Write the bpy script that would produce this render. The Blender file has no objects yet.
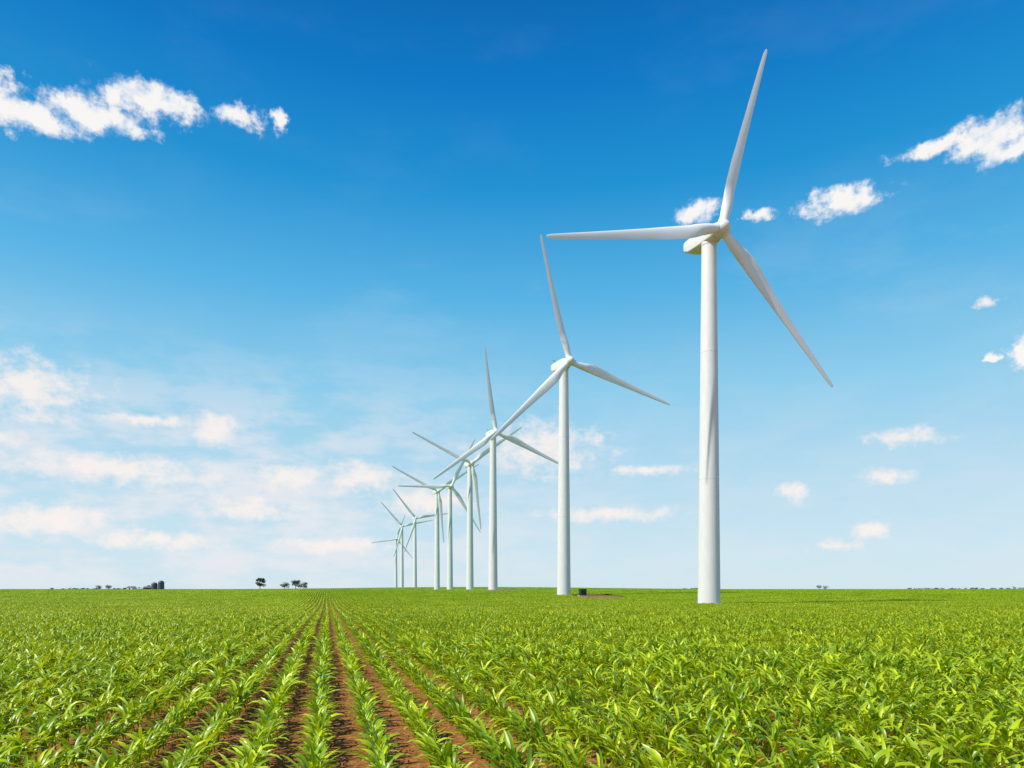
import bpy, math, random
from mathutils import Vector, Matrix, noise as mnoise
random.seed(7)
S = bpy.context.scene
S.view_settings.view_transform = 'Standard'
S.view_settings.look = 'None'
S.view_settings.exposure = 0

# ------------------------------------------------------------ helpers
def new_mat(name):
    m = bpy.data.materials.new(name); m.use_nodes = True
    nt = m.node_tree; nt.nodes.clear()
    return m, nt, nt.nodes, nt.links

def mk(name, verts, faces, mat=None, smooth=False, parent=None, link=True):
    me = bpy.data.meshes.new(name)
    me.from_pydata(verts, [], faces); me.update()
    if smooth:
        me.polygons.foreach_set('use_smooth', [True]*len(me.polygons))
    o = bpy.data.objects.new(name, me)
    if mat: me.materials.append(mat)
    if link: S.collection.objects.link(o)
    if parent: o.parent = parent
    return o

def sstep(a, b, x):
    t = max(0.0, min(1.0, (x-a)/(b-a))); return t*t*(3-2*t)

EYE = 2.4
def terrain(x, y):
    z = -1.1*sstep(15, 130, y)
    z += 3.0*sstep(150, 370, y)
    z += 0.4*sstep(560, 1500, y)
    b = math.exp(-((x+40)/210.0)**2)
    z += 3.0*b*sstep(560, 880, y)*(1-sstep(1300, 2200, y))
    return z

ROW_ANG = math.atan(185/700.0)
RD = Vector((-math.sin(ROW_ANG), math.cos(ROW_ANG)))
RP = Vector((math.cos(ROW_ANG), math.sin(ROW_ANG)))

# ------------------------------------------------------------ materials
def paint_mat(name, col, rough=0.4, dirt=0.06):
    m, nt, N, L = new_mat(name)
    o = N.new('ShaderNodeOutputMaterial'); b = N.new('ShaderNodeBsdfPrincipled')
    tc = N.new('ShaderNodeTexCoord'); mp = N.new('ShaderNodeMapping')
    mp.inputs['Scale'].default_value = (0.9, 0.9, 0.25)
    n = N.new('ShaderNodeTexNoise'); n.inputs['Scale'].default_value = 1.4; n.inputs['Detail'].default_value = 3
    mx = N.new('ShaderNodeMix'); mx.data_type = 'RGBA'
    mx.inputs[6].default_value = (*[c*(1-dirt*3) for c in col], 1)
    mx.inputs[7].default_value = (*col, 1)
    r = N.new('ShaderNodeMapRange'); r.inputs[1].default_value = .3; r.inputs[2].default_value = .62
    L.new(tc.outputs['Object'], mp.inputs[0]); L.new(mp.outputs[0], n.inputs[0])
    L.new(n.outputs[0], r.inputs[0]); L.new(r.outputs[0], mx.inputs[0])
    L.new(mx.outputs[2], b.inputs['Base Color']); b.inputs['Roughness'].default_value = rough
    L.new(b.outputs[0], o.inputs[0])
    return m
M_WHITE = paint_mat('turbine_white_paint', (.72, .72, .70), .55, .02)
M_BLADE = paint_mat('blade_gelcoat', (.80, .805, .79), .6, .01)
M_GREY = paint_mat('grey_steel', (.28, .29, .30), .5)
M_DARK = paint_mat('dark_green_box_paint', (.03, .045, .04), .5)
M_SILO = paint_mat('silo_dark_steel', (.07, .08, .12), .5, .1)
M_BARN = paint_mat('barn_siding', (.30, .10, .07), .8, .1)
M_ROOF = paint_mat('roof_sheet', (.22, .22, .23), .5, .1)
M_CONC = paint_mat('concrete', (.42, .40, .37), .9, .1)

# leaves
def leaf_mat(name, c1, c2, trans=.35):
    m, nt, N, L = new_mat(name)
    o = N.new('ShaderNodeOutputMaterial')
    at = N.new('ShaderNodeAttribute'); at.attribute_name = 'tint'
    oi = N.new('ShaderNodeObjectInfo')
    ad = N.new('ShaderNodeMath'); ad.operation = 'MULTIPLY_ADD'
    L.new(oi.outputs['Random'], ad.inputs[0]); ad.inputs[1].default_value = .2; L.new(at.outputs['Fac'], ad.inputs[2])
    mx = N.new('ShaderNodeMix'); mx.data_type = 'RGBA'
    mx.inputs[6].default_value = (*c1, 1); mx.inputs[7].default_value = (*c2, 1)
    L.new(ad.outputs[0], mx.inputs[0])
    d = N.new('ShaderNodeBsdfPrincipled'); d.inputs['Roughness'].default_value = .36
    d.inputs['Specular IOR Level'].default_value = .5
    t = N.new('ShaderNodeBsdfTranslucent')
    g = N.new('ShaderNodeMix'); g.data_type = 'RGBA'; g.blend_type = 'MULTIPLY'; g.inputs[0].default_value = 1
    g.inputs[7].default_value = (1.5, 1.3, .3, 1)
    L.new(mx.outputs[2], d.inputs['Base Color']); L.new(mx.outputs[2], g.inputs[6]); L.new(g.outputs[2], t.inputs[0])
    ms = N.new('ShaderNodeMixShader'); ms.inputs[0].default_value = trans
    L.new(d.outputs[0], ms.inputs[1]); L.new(t.outputs[0], ms.inputs[2]); L.new(ms.outputs[0], o.inputs[0])
    return m
M_CORN = leaf_mat('corn_leaf', (.10, .245, .003), (.66, .78, .016), .25)
M_TREE = leaf_mat('tree_foliage', (.02, .05, .012), (.06, .12, .025), .2)
M_BARK = paint_mat('bark', (.08, .06, .045), .9, .1)

# soil + distant crop
m, nt, N, L = new_mat('field_soil'); M_SOIL = m
o = N.new('ShaderNodeOutputMaterial'); b = N.new('ShaderNodeBsdfPrincipled'); b.inputs['Roughness'].default_value = .95
b.inputs['Specular IOR Level'].default_value = .1
geo = N.new('ShaderNodeNewGeometry')
n1 = N.new('ShaderNodeTexNoise'); n1.inputs['Scale'].default_value = 9; n1.inputs['Detail'].default_value = 5; n1.inputs['Roughness'].default_value = .7
L.new(geo.outputs['Position'], n1.inputs[0])
cr = N.new('ShaderNodeValToRGB')
cr.color_ramp.elements[0].position = .3; cr.color_ramp.elements[0].color = (.12, .045, .012, 1)
cr.color_ramp.elements[1].position = .72; cr.color_ramp.elements[1].color = (.54, .26, .09, 1)
e = cr.color_ramp.elements.new(.5); e.color = (.33, .14, .04, 1)
L.new(n1.outputs[0], cr.inputs[0])
sx = N.new('ShaderNodeSeparateXYZ'); L.new(geo.outputs['Position'], sx.inputs[0])
# distant crop colour
mp = N.new('ShaderNodeMapping'); mp.inputs['Rotation'].default_value = (0, 0, -ROW_ANG); mp.inputs['Scale'].default_value = (.25, .02, 1)
L.new(geo.outputs['Position'], mp.inputs[0])
n3 = N.new('ShaderNodeTexNoise'); n3.inputs['Scale'].default_value = 1; n3.inputs['Detail'].default_value = 6
L.new(mp.outputs[0], n3.inputs[0])
cg = N.new('ShaderNodeValToRGB')
cg.color_ramp.elements[0].position = .35; cg.color_ramp.elements[0].color = (.085, .18, .010, 1)
cg.color_ramp.elements[1].position = .68; cg.color_ramp.elements[1].color = (.20, .33, .022, 1)
L.new(n3.outputs[0], cg.inputs[0])
fr = N.new('ShaderNodeMapRange'); fr.inputs[1].default_value = 110; fr.inputs[2].default_value = 240
L.new(sx.outputs['Y'], fr.inputs[0])
mx = N.new('ShaderNodeMix'); mx.data_type = 'RGBA'
L.new(fr.outputs[0], mx.inputs[0]); L.new(cr.outputs[0], mx.inputs[6]); L.new(cg.outputs[0], mx.inputs[7])
L.new(mx.outputs[2], b.inputs['Base Color'])
v = N.new('ShaderNodeTexVoronoi'); v.inputs['Scale'].default_value = 16
L.new(geo.outputs['Position'], v.inputs['Vector'])
ma = N.new('ShaderNodeMath'); ma.operation = 'SUBTRACT'; L.new(n1.outputs[0], ma.inputs[0])
mm = N.new('ShaderNodeMath'); mm.operation = 'MULTIPLY'; mm.inputs[1].default_value = .5; L.new(v.outputs['Distance'], mm.inputs[0]); L.new(mm.outputs[0], ma.inputs[1])
bp = N.new('ShaderNodeBump'); bp.inputs['Strength'].default_value = .8; bp.inputs['Distance'].default_value = .05
L.new(ma.outputs[0], bp.inputs['Height']); L.new(bp.outputs[0], b.inputs['Normal'])
L.new(b.outputs[0], o.inputs[0])

# ------------------------------------------------------------ ground
ys = [-200, -120, -60, -30, -15] + [i*5 for i in range(0, 121)] + [600+i*25 for i in range(1, 41)] + [1800, 2100, 2500, 3200, 4500, 7000, 12000]
xh = [i*20 for i in range(0, 26)] + [600, 750, 1000, 1500, 2500, 4500, 8000, 14000]
xs = [-a for a in reversed(xh[1:])] + xh
vs = [(x, y, terrain(x, y)) for y in ys for x in xs]
W = len(xs)
fs = [(j*W+i, j*W+i+1, (j+1)*W+i+1, (j+1)*W+i) for j in range(len(ys)-1) for i in range(W-1)]
mk('ground', vs, fs, M_SOIL, True)

# soil clods in the first metres of the field: one mass
rnd = random.Random(5); V = []; F = []
for i in range(9000):
    y = 5+26*rnd.random()**1.3; x = rnd.uniform(-1, 1)*(y*.76+3)
    r = rnd.uniform(.008, .03)*(1 if rnd.random() > .08 else 1.6); z = terrain(x, y)
    i0 = len(V); a0 = rnd.random()*6
    for k in range(5):
        a = a0+k*1.2566; rr = r*rnd.uniform(.7, 1.2)
        V.append((x+rr*math.cos(a), y+rr*math.sin(a), z-.004)); 
    for k in range(5):
        a = a0+.4+k*1.2566; rr = r*rnd.uniform(.5, .9)
        V.append((x+rr*math.cos(a), y+rr*math.sin(a), z+r*rnd.uniform(.6, 1.1)))
    for k in range(5): F.append((i0+k, i0+(k+1) % 5, i0+5+(k+1) % 5, i0+5+k))
    F.append(tuple(i0+5+k for k in range(5)))
mk('soil_clods', V, F, M_SOIL)

# ------------------------------------------------------------ dirt pads
PADS = [(28, 228, 8, 28), (42, 150, 4.0, 5), (-9.6, 356, 7, 14), (-3.0, 330, 10, 36)]
m, nt, N, L = new_mat('bare_dirt'); M_DIRT = m
o = N.new('ShaderNodeOutputMaterial'); b = N.new('ShaderNodeBsdfPrincipled'); b.inputs['Roughness'].default_value = .95
n = N.new('ShaderNodeTexNoise'); n.inputs['Scale'].default_value = .5; n.inputs['Detail'].default_value = 8
g = N.new('ShaderNodeNewGeometry'); L.new(g.outputs['Position'], n.inputs[0])
c = N.new('ShaderNodeValToRGB'); c.color_ramp.elements[0].position = .3; c.color_ramp.elements[1].position = .7
c.color_ramp.elements[0].color = (.10, .10, .015, 1); c.color_ramp.elements[1].color = (.38, .16, .05, 1)
L.new(n.outputs[0], c.inputs[0]); L.new(c.outputs[0], b.inputs['Base Color']); L.new(b.outputs[0], o.inputs[0])
for (cx, cy, rx, ry) in PADS:
    V = []; F = []; K = 36; R = 8
    V.append((cx, cy, terrain(cx, cy)+.03))
    for r in range(1, R+1):
        for k in range(K):
            a = 2*math.pi*k/K; w = 1+.18*mnoise.noise(Vector((math.cos(a)*2+cx, math.sin(a)*2, 3)))
            x = cx+rx*w*r/R*math.cos(a); y = cy+ry*w*r/R*math.sin(a)
            V.append((x, y, terrain(x, y)+.03))
    for k in range(K): F.append((0, 1+k, 1+(k+1) % K))
    for r in range(R-1):
        for k in range(K):
            a0 = 1+r*K+k; a1 = 1+r*K+(k+1) % K
            F.append((a0, a0+K, a1+K, a1))
    mk('dirt_pad', V, F, M_DIRT, True)

# ------------------------------------------------------------ corn
def add_leaf(V, F, T, base, az, L_, w, e0, e1, seg, tint, rnd):
    d = Vector((math.cos(az), math.sin(az), 0)); side = Vector((-math.sin(az), math.cos(az), 0))
    p = Vector(base); i0 = len(V)
    tw = rnd.uniform(-.8, .8)
    for s in range(seg+1):
        t = s/seg
        e = math.radians(e0+(e1-e0)*t**1.3)
        tang = d*math.cos(e)+Vector((0, 0, math.sin(e)))
        nrm = -d*math.sin(e)+Vector((0, 0, math.cos(e)))
        ww = w*(.55+.9*t)*(1-t**2.6)**.9 if t < 1 else 0.0
        ta = tw*t
        sd = side*math.cos(ta)+nrm*math.sin(ta)
        wave = .15*ww*math.sin(t*9+tint*20)
        V.append(tuple(p+sd*ww*.5+nrm*(ww*.2+wave)))
        V.append(tuple(p))
        V.append(tuple(p-sd*ww*.5+nrm*(ww*.2-wave)))
        T += [tint]*3
        p = p+tang*(L_/seg)
    for s in range(seg):
        a = i0+s*3
        F.append((a, a+1, a+4, a+3)); F.append((a+1, a+2, a+5, a+4))

def plant(V, F, T, x, y, rnd, seg, nl, h):
    base_az = math.pi/2+rnd.gauss(0, .8)
    tint0 = rnd.uniform(-.05, .3)
    i0 = len(V); lean = Vector((rnd.uniform(-.05, .05), rnd.uniform(-.05, .05)))
    sh = h*.5
    for k in range(2):
        for a in range(4):
            r = .014-.006*k
            V.append((x+lean.x*k+r*math.cos(a*1.57), y+lean.y*k+r*math.sin(a*1.57), sh*k-.02)); T.append(tint0)
    for a in range(4): F.append((i0+a, i0+(a+1) % 4, i0+4+(a+1) % 4, i0+4+a))
    for l in range(nl):
        f = (l+.5)/nl
        az = base_az+(math.pi if l % 2 else 0)+rnd.gauss(0, .45)
        zz = sh*(.10+.85*f)
        Lf = h*rnd.uniform(.65, 1.05)*(.72+.38*math.sin(f*math.pi))
        e0 = rnd.uniform(48, 68)+20*f
        e1 = rnd.uniform(-55, 5)+50*f*rnd.random()
        add_leaf(V, F, T, (x+lean.x*f, y+lean.y*f, zz), az, Lf, rnd.uniform(.034, .054)*h/.42, e0, e1, seg, tint0-.1*(1-f)+rnd.random()**1.8*.75, rnd)

corn_coll = bpy.data.collections.new('corn_variants')
def segment(name, length, spacing, seg, nl, seed, rows=1):
    rnd = random.Random(seed); V = []; F = []; T = []
    for r in range(rows):
        xx = (r-(rows-1)/2)*.76; y = 0
        while y < length-.02:
            if rnd.random() > .03:
                plant(V, F, T, xx+rnd.gauss(0, .028), y-length/2+spacing/2+rnd.uniform(-.04, .04), rnd, seg, nl, max(.26, rnd.gauss(.46, .075)))
            y += spacing
    ob = mk(name, V, F, M_CORN, True, link=False)
    a = ob.data.attributes.new('tint', 'FLOAT', 'POINT'); a.data.foreach_set('value', T)
    corn_coll.objects.link(ob)
NN, NM, NF = 14, 5, 5
for i in range(NN): segment('corn_a_%02d' % i, 1.5, .125, 6, 10, 100+i)
for i in range(NM): segment('corn_b_%02d' % i, 3.0, .14, 4, 9, 200+i, 4)
for i in range(NF): segment('corn_c_%02d' % i, 6.0, .16, 3, 7, 300+i, 8)

pts = []; idx = []; rot = []; scl = []
rnd = random.Random(3)
def vis(x, y, m):
    return y > 3.5-m and abs(x) < 1.04*(y*.78+6)+m
def add(t, s, base, n):
    p = RP*t+RD*s
    fl = rnd.random() < .5
    vv = mnoise.noise(Vector((p.x*.06, p.y*.06, 0)))
    pts.append((p.x, p.y, terrain(p.x, p.y))); rot.append((0, 0, ROW_ANG+(math.pi if fl else 0)))
    scl.append(1.0+.20*vv+rnd.uniform(-.09, .09) if n == NN else 1+.05*vv)
    idx.append(base+rnd.randrange(n))
def inpad(x, y):
    return any(((x-cx)/rx)**2+((y-cy)/ry)**2 < 1 for cx, cy, rx, ry in PADS)
T0 = .63
cnt = [0, 0, 0]
for bi in range(-70, 70):
    for bj in range(-18, 66):
        tc_ = T0+(bi*8+3.5)*.76; sc = bj*6+3
        c = RP*tc_+RD*sc
        if c.y > 335 or not vis(c.x, c.y, 5): continue
        near_pad = any(abs(c.x-cx) < rx+6 and abs(c.y-cy) < ry+6 for cx, cy, rx, ry in PADS)
        if c.length > 75 and not near_pad:
            add(tc_, sc, NN+NM, NF); cnt[2] += 1; continue
        for qi in range(2):
            for qj in range(2):
                t2 = T0+(bi*8+qi*4+1.5)*.76; s2 = bj*6+qj*3+1.5
                c2_ = RP*t2+RD*s2
                if c2_.length > 26 and not near_pad:
                    if vis(c2_.x, c2_.y, 2.5): add(t2, s2, NN, NM); cnt[1] += 1
                    continue
                for r in range(4):
                    for h in range(2):
                        t3 = T0+(bi*8+qi*4+r)*.76; s3 = bj*6+qj*3+h*1.5+.75
                        c3_ = RP*t3+RD*s3
                        if vis(c3_.x, c3_.y, .8) and not inpad(c3_.x, c3_.y): add(t3, s3, 0, NN); cnt[0] += 1
print('corn instances', cnt)
fo = mk('corn_field', pts, [])
me = fo.data
a = me.attributes.new('rot', 'FLOAT_VECTOR', 'POINT'); a.data.foreach_set('vector', [q for r in rot for q in r])
a = me.attributes.new('scl', 'FLOAT', 'POINT'); a.data.foreach_set('value', scl)
a = me.attributes.new('idx', 'INT', 'POINT'); a.data.foreach_set('value', idx)
ng = bpy.data.node_groups.new('scatter_corn', 'GeometryNodeTree')
ng.interface.new_socket('Geometry', in_out='INPUT', socket_type='NodeSocketGeometry')
ng.interface.new_socket('Geometry', in_out='OUTPUT', socket_type='NodeSocketGeometry')
N = ng.nodes; L = ng.links
gi = N.new('NodeGroupInput'); go = N.new('NodeGroupOutput')
ip = N.new('GeometryNodeInstanceOnPoints'); ci = N.new('GeometryNodeCollectionInfo')
ci.inputs['Collection'].default_value = corn_coll
ci.inputs['Separate Children'].default_value = True; ci.inputs['Reset Children'].default_value = True
def na(nm, ty):
    n = N.new('GeometryNodeInputNamedAttribute'); n.data_type = ty; n.inputs[0].default_value = nm
    return [q for q in n.outputs if q.enabled and q.name == 'Attribute'][0]
L.new(gi.outputs[0], ip.inputs['Points']); L.new(ci.outputs[0], ip.inputs['Instance'])
ip.inputs['Pick Instance'].default_value = True
L.new(na('idx', 'INT'), ip.inputs['Instance Index'])
er = N.new('FunctionNodeEulerToRotation'); L.new(na('rot', 'FLOAT_VECTOR'), er.inputs[0]); L.new(er.outputs[0], ip.inputs['Rotation'])
L.new(na('scl', 'FLOAT'), ip.inputs['Scale'])
L.new(ip.outputs[0], go.inputs[0])
mo = fo.modifiers.new('scatter', 'NODES'); mo.node_group = ng

# ------------------------------------------------------------ turbines
def loft(rings, cap=True):
    V = [tuple(p) for r in rings for p in r]; K = len(rings[0]); F = []
    for j in range(len(rings)-1):
        for k in range(K):
            F.append((j*K+k, j*K+(k+1) % K, (j+1)*K+(k+1) % K, (j+1)*K+k))
    if cap:
        F.append(tuple(reversed(range(K)))); F.append(tuple((len(rings)-1)*K+k for k in range(K)))
    return V, F
def interp(tab, t):
    for (a, va), (b, vb) in zip(tab, tab[1:]):
        if t <= b: 
            u = (t-a)/(b-a); u = u*u*(3-2*u)*.5+u*.5; return va+(vb-va)*u
    return tab[-1][1]
RAD = 41.8
def blade_mesh():
    rings = []; NS = 110; K = 36
    chord = [(0, 1.9), (.04, 1.9), (.10, 2.3), (.16, 2.9), (.22, 3.1), (.30, 2.9), (.45, 2.3), (.65, 1.75), (.85, 1.3), (.96, 1.0), (.99, .7), (1, .3)]
    thick = [(0, 1.0), (.04, 1.0), (.10, .75), (.16, .48), (.22, .34), (.35, .25), (.6, .2), (1, .16)]
    twist = [(0, 18), (.2, 16), (.4, 8), (.7, 3), (1, 0)]
    for i in range(NS+1):
        t = (i/NS)
        c = interp(chord, t); th = interp(thick, t); tw = math.radians(interp(twist, t)+3)
        blend = sstep(.04, .2, t)
        z = .9+(RAD-.9)*t; yb = -1.0*t*t
        r = []
        for k in range(K):
            a = 2*math.pi*k/K
            xc = c*.5*math.cos(a); yc = c*.5*math.sin(a)
            u = .5-.5*math.cos(a)
            yt = 5*th*c*(.2969*math.sqrt(max(u, 0))-.126*u-.3516*u*u+.2843*u**3-.1036*u**4)
            xf = c*(.32-u); yf = (yt if a < math.pi else -yt)
            x = xc*(1-blend)+xf*blend; y = yc*(1-blend)+yf*blend
            x, y = x*math.cos(tw)-y*math.sin(tw), x*math.sin(tw)+y*math.cos(tw)
            r.append((x, y+yb, z))
        rings.append(r)
    V, F = loft(rings)
    me = bpy.data.meshes.new('blade'); me.from_pydata(V, [], F); me.update()
    me.polygons.foreach_set('use_smooth', [True]*len(F)); me.materials.append(M_BLADE); return me
BL = blade_mesh()

def ring_rrect(cy, hw, hh, cz, r, n=6, pw=None):
    out = []
    for (sx_, sz_, a0) in ((1, 1, 0), (-1, 1, 90), (-1, -1, 180), (1, -1, 270)):
        for i in range(n):
            a = math.radians(a0+90*i/(n-1))
            out.append((sx_*(hw-r)+r*math.cos(a), cy, cz+sz_*(hh-r)+r*math.sin(a)))
    return out
def simple(name, V, F, mat, parent, smooth=True):
    o = mk(name, V, F, mat, smooth, parent)
    if smooth:
        md = o.modifiers.new('es', 'EDGE_SPLIT'); md.split_angle = math.radians(38)
    return o

def turbine(x, y, hubz, theta, phi):
    gz = terrain(x, y)
    e = bpy.data.objects.new('wind_turbine', None); S.collection.objects.link(e)
    e.location = (x, y, gz); e.rotation_euler = (0, 0, math.radians(theta))
    H = hubz-gz
    top = H-1.6
    rings = []; K = 64
    def R(z): 
        return 2.35-0.8*(z/top)
    secs = [0, .35, .7, 1.0]
    zs = [(-.5, 0), ]
    for si, f in enumerate(secs[1:-1] ):
        z = f*top; zs += [(z-.05, 0), (z-.05, .025), (z+.05, .025), (z+.05, 0)]
    zs.append((top, 0))
    for z, ex in zs:
        rings.append([((R(max(z, 0))+ex)*math.cos(2*math.pi*k/K), (R(max(z, 0))+ex)*math.sin(2*math.pi*k/K), z) for k in range(K)])
    V, F = loft(rings); simple('tower', V, F, M_WHITE, e)
    V, F = loft([[(r*math.cos(2*math.pi*k/32), r*math.sin(2*math.pi*k/32), z) for k in range(32)] for r, z in ((2.9, -.3), (2.9, .25), (2.75, .32))])
    simple('foundation', V, F, M_CONC, e)
    def box(V, F, c, s):
        i = len(V)
        for dz in (-1, 1):
            for dx, dy in ((-1, -1), (1, -1), (1, 1), (-1, 1)):
                V.append((c[0]+dx*s[0]/2, c[1]+dy*s[1]/2, c[2]+dz*s[2]/2))
        F += [(i, i+3, i+2, i+1), (i+4, i+5, i+6, i+7), (i, i+1, i+5, i+4), (i+1, i+2, i+6, i+5), (i+2, i+3, i+7, i+6), (i+3, i, i+4, i+7)]
    V, F = [], []
    box(V, F, (0, 2.22, 2.7), (1.0, .25, 2.3))
    simple('door', V, F, M_GREY, e, False)
    V, F = [], []
    for s in range(5): box(V, F, (0, 2.65+.3*(4-s), .35+.25*s), (1.1, .28, .06))
    box(V, F, (-.58, 3.2, 1.3), (.05, 1.6, .05)); box(V, F, (.58, 3.2, 1.3), (.05, 1.6, .05))
    for q in (-.58, .58):
        for yy in (2.5, 3.2, 3.95): box(V, F, (q, yy, .72), (.05, .05, 1.2))
    simple('steps', V, F, M_GREY, e, False)
    V, F = loft([[(r*math.cos(2*math.pi*k/32), r*math.sin(2*math.pi*k/32), z) for k in range(32)] for r, z in ((1.57, top-.3), (1.64, top-.25), (1.64, top+.35))])
    simple('yaw_ring', V, F, M_WHITE, e)
    prof = [(-2.7, 1.2, 1.15, H, 1.1), (-2.4, 1.5, 1.4, H, .8), (-1.2, 1.7, 1.5, H+.05, .5), (1.5, 1.75, 1.55, H+.1, .35), (5.0, 1.7, 1.45, H+.2, .35), (6.6, 1.6, 1.1, H+.5, .35), (7.0, 1.4, .85, H+.6, .4), (7.2, 1.1, .6, H+.6, .4)]
    V, F = loft([ring_rrect(*p) for p in prof])
    F = [tuple(reversed(f)) for f in F]
    simple('nacelle', V, F, M_WHITE, e)
    V, F = [], []
    box(V, F, (-.6, 6.3, H+2.3), (.09, .09, 1.5)); box(V, F, (.6, 6.3, H+2.3), (.09, .09, 1.5))
    box(V, F, (0, 6.3, H+2.9), (1.5, .07, .07)); box(V, F, (-.6, 6.3, H+3.2), (.45, .12, .22)); box(V, F, (.6, 6.3, H+3.2), (.22, .22, .3))
    box(V, F, (0, 4.4, H+1.85), (1.8, 1.4, .4))
    simple('weather_mast', V, F, M_GREY, e, False)
    ro = bpy.data.objects.new('rotor', None); S.collection.objects.link(ro); ro.parent = e
    ro.location = (0, -4.1, H); ro.rotation_euler = (math.radians(-1), 0, 0)
    pr = [(1.35, 1.2), (1.2, 1.45), (.5, 1.55), (-.4, 1.55), (-1.1, 1.35), (-1.6, .95), (-1.95, .5), (-2.05, .1)]
    V, F = loft([[(r*math.cos(2*math.pi*k/36), yy, r*math.sin(2*math.pi*k/36)) for k in range(36)] for yy, r in pr])
    simple('spinner', V, F, M_WHITE, ro)
    for k in range(3):
        be = math.radians(90-(phi+120*k))
        bo = bpy.data.objects.new('blade', BL); S.collection.objects.link(bo); bo.parent = ro
        bo.rotation_euler = (0, be, 0)
        md = bo.modifiers.new('es', 'EDGE_SPLIT'); md.split_angle = math.radians(50)
        V, F = loft([[(r*math.cos(2*math.pi*q/24), r*math.sin(2*math.pi*q/24), z) for q in range(24)] for r, z in ((1.05, .8), (1.05, 1.75), (.98, 1.85))])
        co = simple('blade_root_collar', V, F, M_WHITE, ro); co.rotation_euler = (0, be, 0)

TURB = [(41.8, 148.5, 77.0, 22.5, 73.8), (17.8, 240.3, 79.4, 24, 105), (-9.6, 354, 81, 22, 98), (-26.5, 441, 81, 22, 157),
        (-47.7, 538, 81, 22, 183), (-60.6, 566, 81, 22, 155), (-110.9, 800, 83, 24, 130), (-141.9, 903, 83, 22, 133), (-189.4, 1143, 84, 22, 190)]
for t in TURB: turbine(*t)

def box(V, F, c, s):
    i = len(V)
    for dz in (-1, 1):
        for dx, dy in ((-1, -1), (1, -1), (1, 1), (-1, 1)):
            V.append((c[0]+dx*s[0]/2, c[1]+dy*s[1]/2, c[2]+dz*s[2]/2))
    F += [(i, i+3, i+2, i+1), (i+4, i+5, i+6, i+7), (i, i+1, i+5, i+4), (i+1, i+2, i+6, i+5), (i+2, i+3, i+7, i+6), (i+3, i, i+4, i+7)]
e = bpy.data.objects.new('transformer_cabinet', None); S.collection.objects.link(e); e.location = (24, 238, terrain(24, 238)); e.rotation_euler = (0, 0, .3)
V, F = [], []; box(V, F, (0, 0, 1.35), (2.2, 1.8, 2.1)); box(V, F, (0, 0, 2.44), (2.4, 2.0, .1)); o_ = mk('housing', V, F, M_DARK, parent=e)
V, F = [], []; box(V, F, (0, 0, .14), (3.0, 2.4, .3)); mk('plinth', V, F, M_CONC, parent=e)
V, F = [], []
for i in range(7): box(V, F, (-.9+.3*i, -1.0, 1.3), (.05, .2, 1.4))
mk('cooling_fins', V, F, M_DARK, parent=e)

# ------------------------------------------------------------ distant farm and trees
def tree(x, y, h, w, seed, name='tree'):
    rnd = random.Random(seed); gz = terrain(x, y)
    e = bpy.data.objects.new(name, None); S.collection.objects.link(e); e.location = (x, y, gz)
    V, F = [], []
    def limb(p0, p1, r0, r1):
        d = (p1-p0).normalized(); a = d.orthogonal().normalized(); b_ = d.cross(a); i = len(V)
        for p, r in ((p0, r0), (p1, r1)):
            for k in range(6): V.append(tuple(p+a*r*math.cos(k*1.047)+b_*r*math.sin(k*1.047)))
        for k in range(6): F.append((i+k, i+(k+1) % 6, i+6+(k+1) % 6, i+6+k))
    limb(Vector((0, 0, -.3)), Vector((0, 0, h*.45)), h*.04, h*.025)
    cl = []
    for i in range(13):
        a = rnd.uniform(0, 6.28); r = w*.5*rnd.uniform(.25, .85)
        p = Vector((r*math.cos(a), r*math.sin(a), h*rnd.uniform(.24, .86)))
        limb(Vector((0, 0, h*rnd.uniform(.12, .4))), p, h*.016, h*.006); cl.append((p, rnd.uniform(.14, .24)*w))
    cl.append((Vector((0, 0, h*.8)), w*.25))
    mk('trunk_and_limbs', V, F, M_BARK, parent=e)
    V, F, T = [], [], []
    for p, r in cl:
        tt = rnd.uniform(0, .9)
        for i in range(110):
            d = Vector((rnd.gauss(0, 1), rnd.gauss(0, 1), rnd.gauss(0, 1))).normalized()*r*rnd.uniform(.4, 1.1)
            c = p+Vector((d.x, d.y, d.z*.8)); s = .035*h
            a = Vector((rnd.gauss(0, 1), rnd.gauss(0, 1), rnd.gauss(0, 1))).normalized(); b_ = a.orthogonal().normalized()
            i0 = len(V); V += [tuple(c-a*s), tuple(c+b_*s*.6), tuple(c+a*s), tuple(c-b_*s*.6)]; T += [tt]*4
            F.append((i0, i0+1, i0+2, i0+3))
    lo = mk('leaves', V, F, M_TREE, parent=e)
    at = lo.data.attributes.new('tint', 'FLOAT', 'POINT'); at.data.foreach_set('value', T)
tree(-252, 700, 12, 10, 1); tree(-229, 705, 7, 9, 2); tree(-218, 705, 9, 10, 3); tree(-211, 709, 7, 9, 9)
tree(-470, 815, 5, 9, 4); tree(-487, 825, 4.5, 8, 5); tree(-440, 850, 5, 7, 6)
tree(395, 900, 5, 11, 7); tree(406, 905, 4.5, 9, 8)

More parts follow.
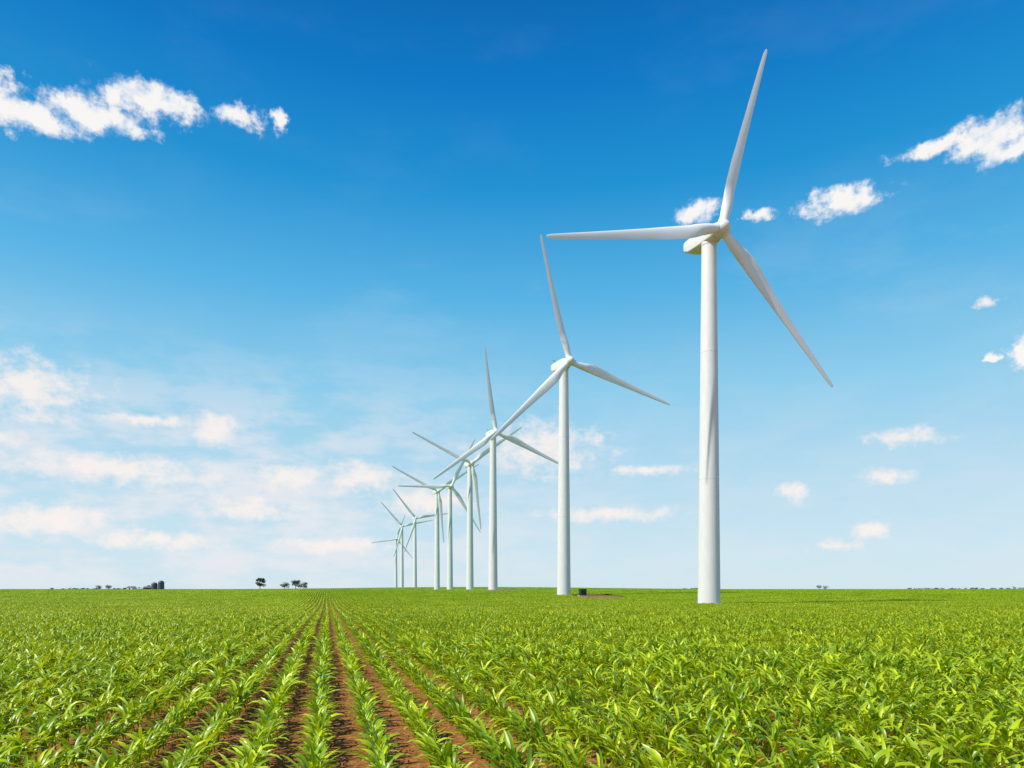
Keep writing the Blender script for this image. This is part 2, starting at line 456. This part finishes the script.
# far tree lines: one mass
rnd = random.Random(11); V, F, T = [], [], []
def clump_line(x0, x1, y, hmin, hmax, dens):
    n = int((x1-x0)*dens)
    for i in range(n):
        cx = rnd.uniform(x0, x1); h = rnd.uniform(hmin, hmax)*(.5+.5*abs(mnoise.noise(Vector((cx*.02, y, 0))))*2)
        tt = rnd.random()
        for j in range(26):
            c = Vector((cx+rnd.gauss(0, 2.4), y+rnd.gauss(0, 4), 2.2+h*rnd.uniform(0, 1))); s = 1.3
            a = Vector((rnd.gauss(0, 1), rnd.gauss(0, 1), rnd.gauss(0, 1))).normalized(); b_ = a.orthogonal().normalized()
            i0 = len(V); V.extend([tuple(c-a*s), tuple(c+b_*s), tuple(c+a*s), tuple(c-b_*s)]); T.extend([tt]*4)
            F.append((i0, i0+1, i0+2, i0+3))
clump_line(1350, 1760, 2400, 4, 8, .12)
clump_line(620, 760, 2600, 3, 6, .08)
clump_line(-1650, -1330, 2500, 3, 6, .06)
clump_line(-1300, -1180, 2300, 3, 7, .08)
lo = mk('distant_tree_line', V, F, M_TREE)
at = lo.data.attributes.new('tint', 'FLOAT', 'POINT'); at.data.foreach_set('value', T)

# farm
def silo(x, y, r, h):
    e = bpy.data.objects.new('grain_silo', None); S.collection.objects.link(e); e.location = (x, y, terrain(x, y))
    K = 28
    rings = [[(r*math.cos(2*math.pi*k/K), r*math.sin(2*math.pi*k/K), z) for k in range(K)] for z in (-.3, h)]
    V, F = loft(rings); simple('shell', V, F, M_SILO, e)
    V, F = loft([[((r+.12)*math.cos(q)*math.cos(2*math.pi*k/K), (r+.12)*math.cos(q)*math.sin(2*math.pi*k/K), h+.01+r*.8*math.sin(q)) for k in range(K)] for q in (0, .35, .7, 1.0, 1.3, 1.5)])
    simple('dome', V, F, M_SILO, e)
    V, F = [], []
    for i in range(int(h/1.5)):
        box(V, F, (0, -r-.15, .8+i*1.5), (.7, .2, .08))
    box(V, F, (-.35, -r-.15, h/2), (.07, .1, h)); box(V, F, (.35, -r-.15, h/2), (.07, .1, h))
    mk('ladder', V, F, M_GREY, parent=e)
silo(-424, 830, 3.4, 5.5); silo(-417, 832, 3.4, 7.6)
def barn(x, y, w, d, h, rz, wall, name):
    e = bpy.data.objects.new(name, None); S.collection.objects.link(e); e.location = (x, y, terrain(x, y)); e.rotation_euler = (0, 0, rz)
    V = [(-w/2, -d/2, -.2), (w/2, -d/2, -.2), (w/2, d/2, -.2), (-w/2, d/2, -.2), (-w/2, -d/2, h), (w/2, -d/2, h), (w/2, d/2, h), (-w/2, d/2, h), (-w/2, 0, h*1.55), (w/2, 0, h*1.55)]
    F = [(0, 1, 5, 4), (2, 3, 7, 6), (1, 2, 6, 9, 5), (3, 0, 4, 8, 7)]
    mk('walls', V, F, wall, parent=e)
    V = [(-w/2-.4, -d/2-.5, h-.1), (w/2+.4, -d/2-.5, h-.1), (w/2+.4, 0, h*1.55+.12), (-w/2-.4, 0, h*1.55+.12), (w/2+.4, d/2+.5, h-.1), (-w/2-.4, d/2+.5, h-.1)]
    mk('roof', V, [(0, 1, 2, 3), (3, 2, 4, 5)], M_ROOF, parent=e)
    V, F = [], []; box(V, F, (0, -d/2-.03, h*.35), (w*.25, .08, h*.7)); mk('door', V, F, M_DARK, parent=e)
    V, F = [], []
    for q in (-.35, .35): box(V, F, (w*q, -d/2-.03, h*.6), (w*.08, .08, h*.25))
    mk('windows', V, F, M_GREY, parent=e)
barn(-436, 838, 8, 7, 2.2, .2, M_BARN, 'barn'); barn(-462, 850, 8, 7, 2.4, -.2, M_WHITE, 'farmhouse')

# ------------------------------------------------------------ sun + sky
sd = Vector((-.74, -.40, .92)).normalized()    # towards sun
elev = math.asin(sd.z)
sl = bpy.data.lights.new('sun', 'SUN'); sl.energy = 5.0; sl.angle = math.radians(.5); sl.color = (1, .95, .86)
so = bpy.data.objects.new('sun', sl); S.collection.objects.link(so)
so.rotation_euler = sd.to_track_quat('Z', 'Y').to_euler(); so.location = (-50, -40, 80)

w = bpy.data.worlds.new('World'); S.world = w; w.use_nodes = True
w.cycles.sampling_method = 'NONE'
nt = w.node_tree; N = nt.nodes; L = nt.links; N.clear()
out = N.new('ShaderNodeOutputWorld'); bg = N.new('ShaderNodeBackground'); L.new(bg.outputs[0], out.inputs[0])
def M(op, a=None, b=None, c=None, clamp=False):
    n = N.new('ShaderNodeMath'); n.operation = op; n.use_clamp = clamp
    for i, q in enumerate((a, b, c)):
        if q is None: continue
        if isinstance(q, (int, float)): n.inputs[i].default_value = q
        else: L.new(q, n.inputs[i])
    return n.outputs[0]
def MR(x, a, b, c=0, d=1, sm=True):
    n = N.new('ShaderNodeMapRange'); n.interpolation_type = 'SMOOTHSTEP' if sm else 'LINEAR'
    L.new(x, n.inputs[0]); n.inputs[1].default_value = a; n.inputs[2].default_value = b; n.inputs[3].default_value = c; n.inputs[4].default_value = d
    return n.outputs[0]
def MIX(f, a, b, mode='MIX'):
    n = N.new('ShaderNodeMix'); n.data_type = 'RGBA'; n.blend_type = mode
    for i, q in ((0, f), (6, a), (7, b)):
        if isinstance(q, (int, float)): n.inputs[i].default_value = q
        elif isinstance(q, tuple): n.inputs[i].default_value = (*q, 1)
        else: L.new(q, n.inputs[i])
    return n.outputs[2]
def lin(c): return tuple(((v/255)/12.92 if v/255 <= .04045 else ((v/255+.055)/1.055)**2.4) for v in c)
tc = N.new('ShaderNodeTexCoord'); sp = N.new('ShaderNodeSeparateXYZ'); L.new(tc.outputs['Generated'], sp.inputs[0])
el = M('ARCSINE', sp.outputs['Z']); az = M('ARCTAN2', sp.outputs['X'], sp.outputs['Y'])
sky = N.new('ShaderNodeTexSky'); sky.sky_type = 'NISHITA'; sky.sun_disc = False
sky.sun_elevation = elev; sky.sun_rotation = math.atan2(sd.x, sd.y)
sky.air_density = 1.0; sky.dust_density = .6; sky.ozone_density = 2.0
nish = MIX(1.0, sky.outputs[0], (.10, .10, .10), 'MULTIPLY')
rp = N.new('ShaderNodeValToRGB'); L.new(M('DIVIDE', el, math.pi/2), rp.inputs[0])
st = [(0, (212, 233, 242)), (.03, (206, 231, 243)), (.10, (182, 221, 241)), (.17, (144, 208, 239)), (.25, (88, 181, 231)), (.33, (28, 148, 214)), (.40, (0, 122, 200)), (.47, (0, 98, 176)), (1, (0, 60, 130))]
els = rp.color_ramp.elements
els[0].position = 0; els[0].color = (*lin(st[0][1]), 1); els[1].position = 1; els[1].color = (*lin(st[-1][1]), 1)
for p, c in st[1:-1]:
    q = els.new(p); q.color = (*lin(c), 1)
base = MIX(.94, nish, rp.outputs[0])

# clouds on the sky dome (azimuth / elevation)
comb = N.new('ShaderNodeCombineXYZ'); L.new(az, comb.inputs[0]); L.new(el, comb.inputs[1])
def NOI(scale, det, rough=.6, off=(0, 0, 0), sy=1.0, src=None):
    mp = N.new('ShaderNodeMapping'); mp.inputs['Location'].default_value = off; mp.inputs['Scale'].default_value = (1, sy, 1)
    L.new(src or comb.outputs[0], mp.inputs[0])
    n = N.new('ShaderNodeTexNoise'); n.noise_dimensions = '2D'; n.inputs['Scale'].default_value = scale; n.inputs['Detail'].default_value = det; n.inputs['Roughness'].default_value = rough
    L.new(mp.outputs[0], n.inputs[0]); return n
wn = NOI(40, 4)
wv = N.new('ShaderNodeVectorMath'); wv.operation = 'MULTIPLY_ADD'
L.new(wn.outputs['Color'], wv.inputs[0]); wv.inputs[1].default_value = (.030, .012, 0)
sh = N.new('ShaderNodeVectorMath'); sh.operation = 'SUBTRACT'; L.new(comb.outputs[0], sh.inputs[0]); sh.inputs[1].default_value = (.015, .006, 0)
L.new(sh.outputs[0], wv.inputs[2]); P = wv.outputs[0]
def blobs(lst):
    acc = None
    for (px, py, wx, hy) in lst:
        u = (px-512)/700; vv = (589-py)/700
        a0 = math.atan(u); e0 = math.atan(vv*math.cos(a0))
        wa = wx/700*math.cos(a0)**2; he = hy/700*math.cos(a0)*math.cos(e0)**2
        n = N.new('ShaderNodeVectorMath'); n.operation = 'MULTIPLY_ADD'; L.new(P, n.inputs[0])
        n.inputs[1].default_value = (1/wa, 1/he, 0); n.inputs[2].default_value = (-a0/wa, -e0/he, 0)
        l = N.new('ShaderNodeVectorMath'); l.operation = 'LENGTH'; L.new(n.outputs[0], l.inputs[0])
        v_ = M('SUBTRACT', 1.0, l.outputs['Value'])
        acc = v_ if acc is None else M('SMOOTH_MAX', acc, v_, .25)
    return acc
HI = [(-14, 90, 40, 40), (22, 112, 70, 21), (85, 113, 76, 22), (142, 100, 54, 26), (172, 106, 38, 20), (237, 116, 30, 16), (277, 121, 11, 14),
      (988, 136, 52, 27), (1012, 150, 42, 16), (932, 148, 44, 11), (842, 201, 52, 21), (697, 212, 26, 16), (760, 215, 17, 8), (1026, 352, 22, 30), (994, 358, 12, 7)]
LO = [(545, 449, 74, 34), (285, 478, 46, 19), (360, 478, 50, 20), (212, 429, 34, 21), (145, 420, 64, 8), (905, 437, 48, 12), (885, 476, 34, 12), (795, 493, 18, 15),
      (870, 529, 20, 13), (838, 546, 32, 8), (250, 508, 60, 15), (25, 386, 92, 40), (0, 437, 30, 12), (985, 303, 18, 6), (610, 514, 90, 10), (120, 470, 130, 20), (40, 520, 110, 22), (430, 502, 60, 16),
      (335, 545, 70, 10), (150, 540, 90, 12), (650, 470, 50, 7)]
n1 = NOI(36, 8, .64, sy=1.35); 
fine = M('SUBTRACT', n1.outputs[0], .5)
fh = M('ADD', blobs(HI), M('MULTIPLY', fine, 1.7))
ah = MR(fh, -.02, .62)
fl = M('ADD', blobs(LO), M('MULTIPLY', fine, 1.8))
al = M('MULTIPLY', MR(fl, -.05, 1.0), .88)
nb = NOI(9, 6, .58, (3.1, 1.7, 0), 2.8)
bank = M('MULTIPLY', MR(nb.outputs[0], .34, .66), M('MULTIPLY', MR(el, .36, .12), MR(az, .25, -.40, .18, 1.0)))
bank = M('MULTIPLY', bank, MR(el, -.01, .04, .6, 1))
nc = NOI(3.2, 5, .6, (5, 2.6, 0), 3.0)
veil = M('MULTIPLY', MR(nc.outputs[0], .50, .8), MR(el, .50, .38, .03, .15))
n2 = NOI(26, 5, .6, (.3, .26, 0))
shade = MR(M('ADD', n2.outputs[0], M('MULTIPLY', fh, .45)), .42, .84)
ccol = MIX(shade, lin((176, 204, 234)), lin((252, 249, 246)))
c2 = MIX(veil, base, lin((190, 220, 240)))
c3 = MIX(M('MULTIPLY', bank, .70), c2, lin((240, 236, 240)))
c4 = MIX(al, c3, lin((252, 243, 238)))
c5 = MIX(M('MULTIPLY', ah, .96), c4, ccol)
L.new(c5, bg.inputs[0]); bg.inputs[1].default_value = 1.0

# ------------------------------------------------------------ camera
cd = bpy.data.cameras.new('camera'); co = bpy.data.objects.new('camera', cd); S.collection.objects.link(co)
co.location = (0, 0, EYE); co.rotation_euler = (math.radians(90), 0, 0)
cd.sensor_width = 36; cd.lens = 700/1024*36; cd.shift_y = 205/1024; cd.clip_end = 30000; cd.clip_start = .1
S.camera = co
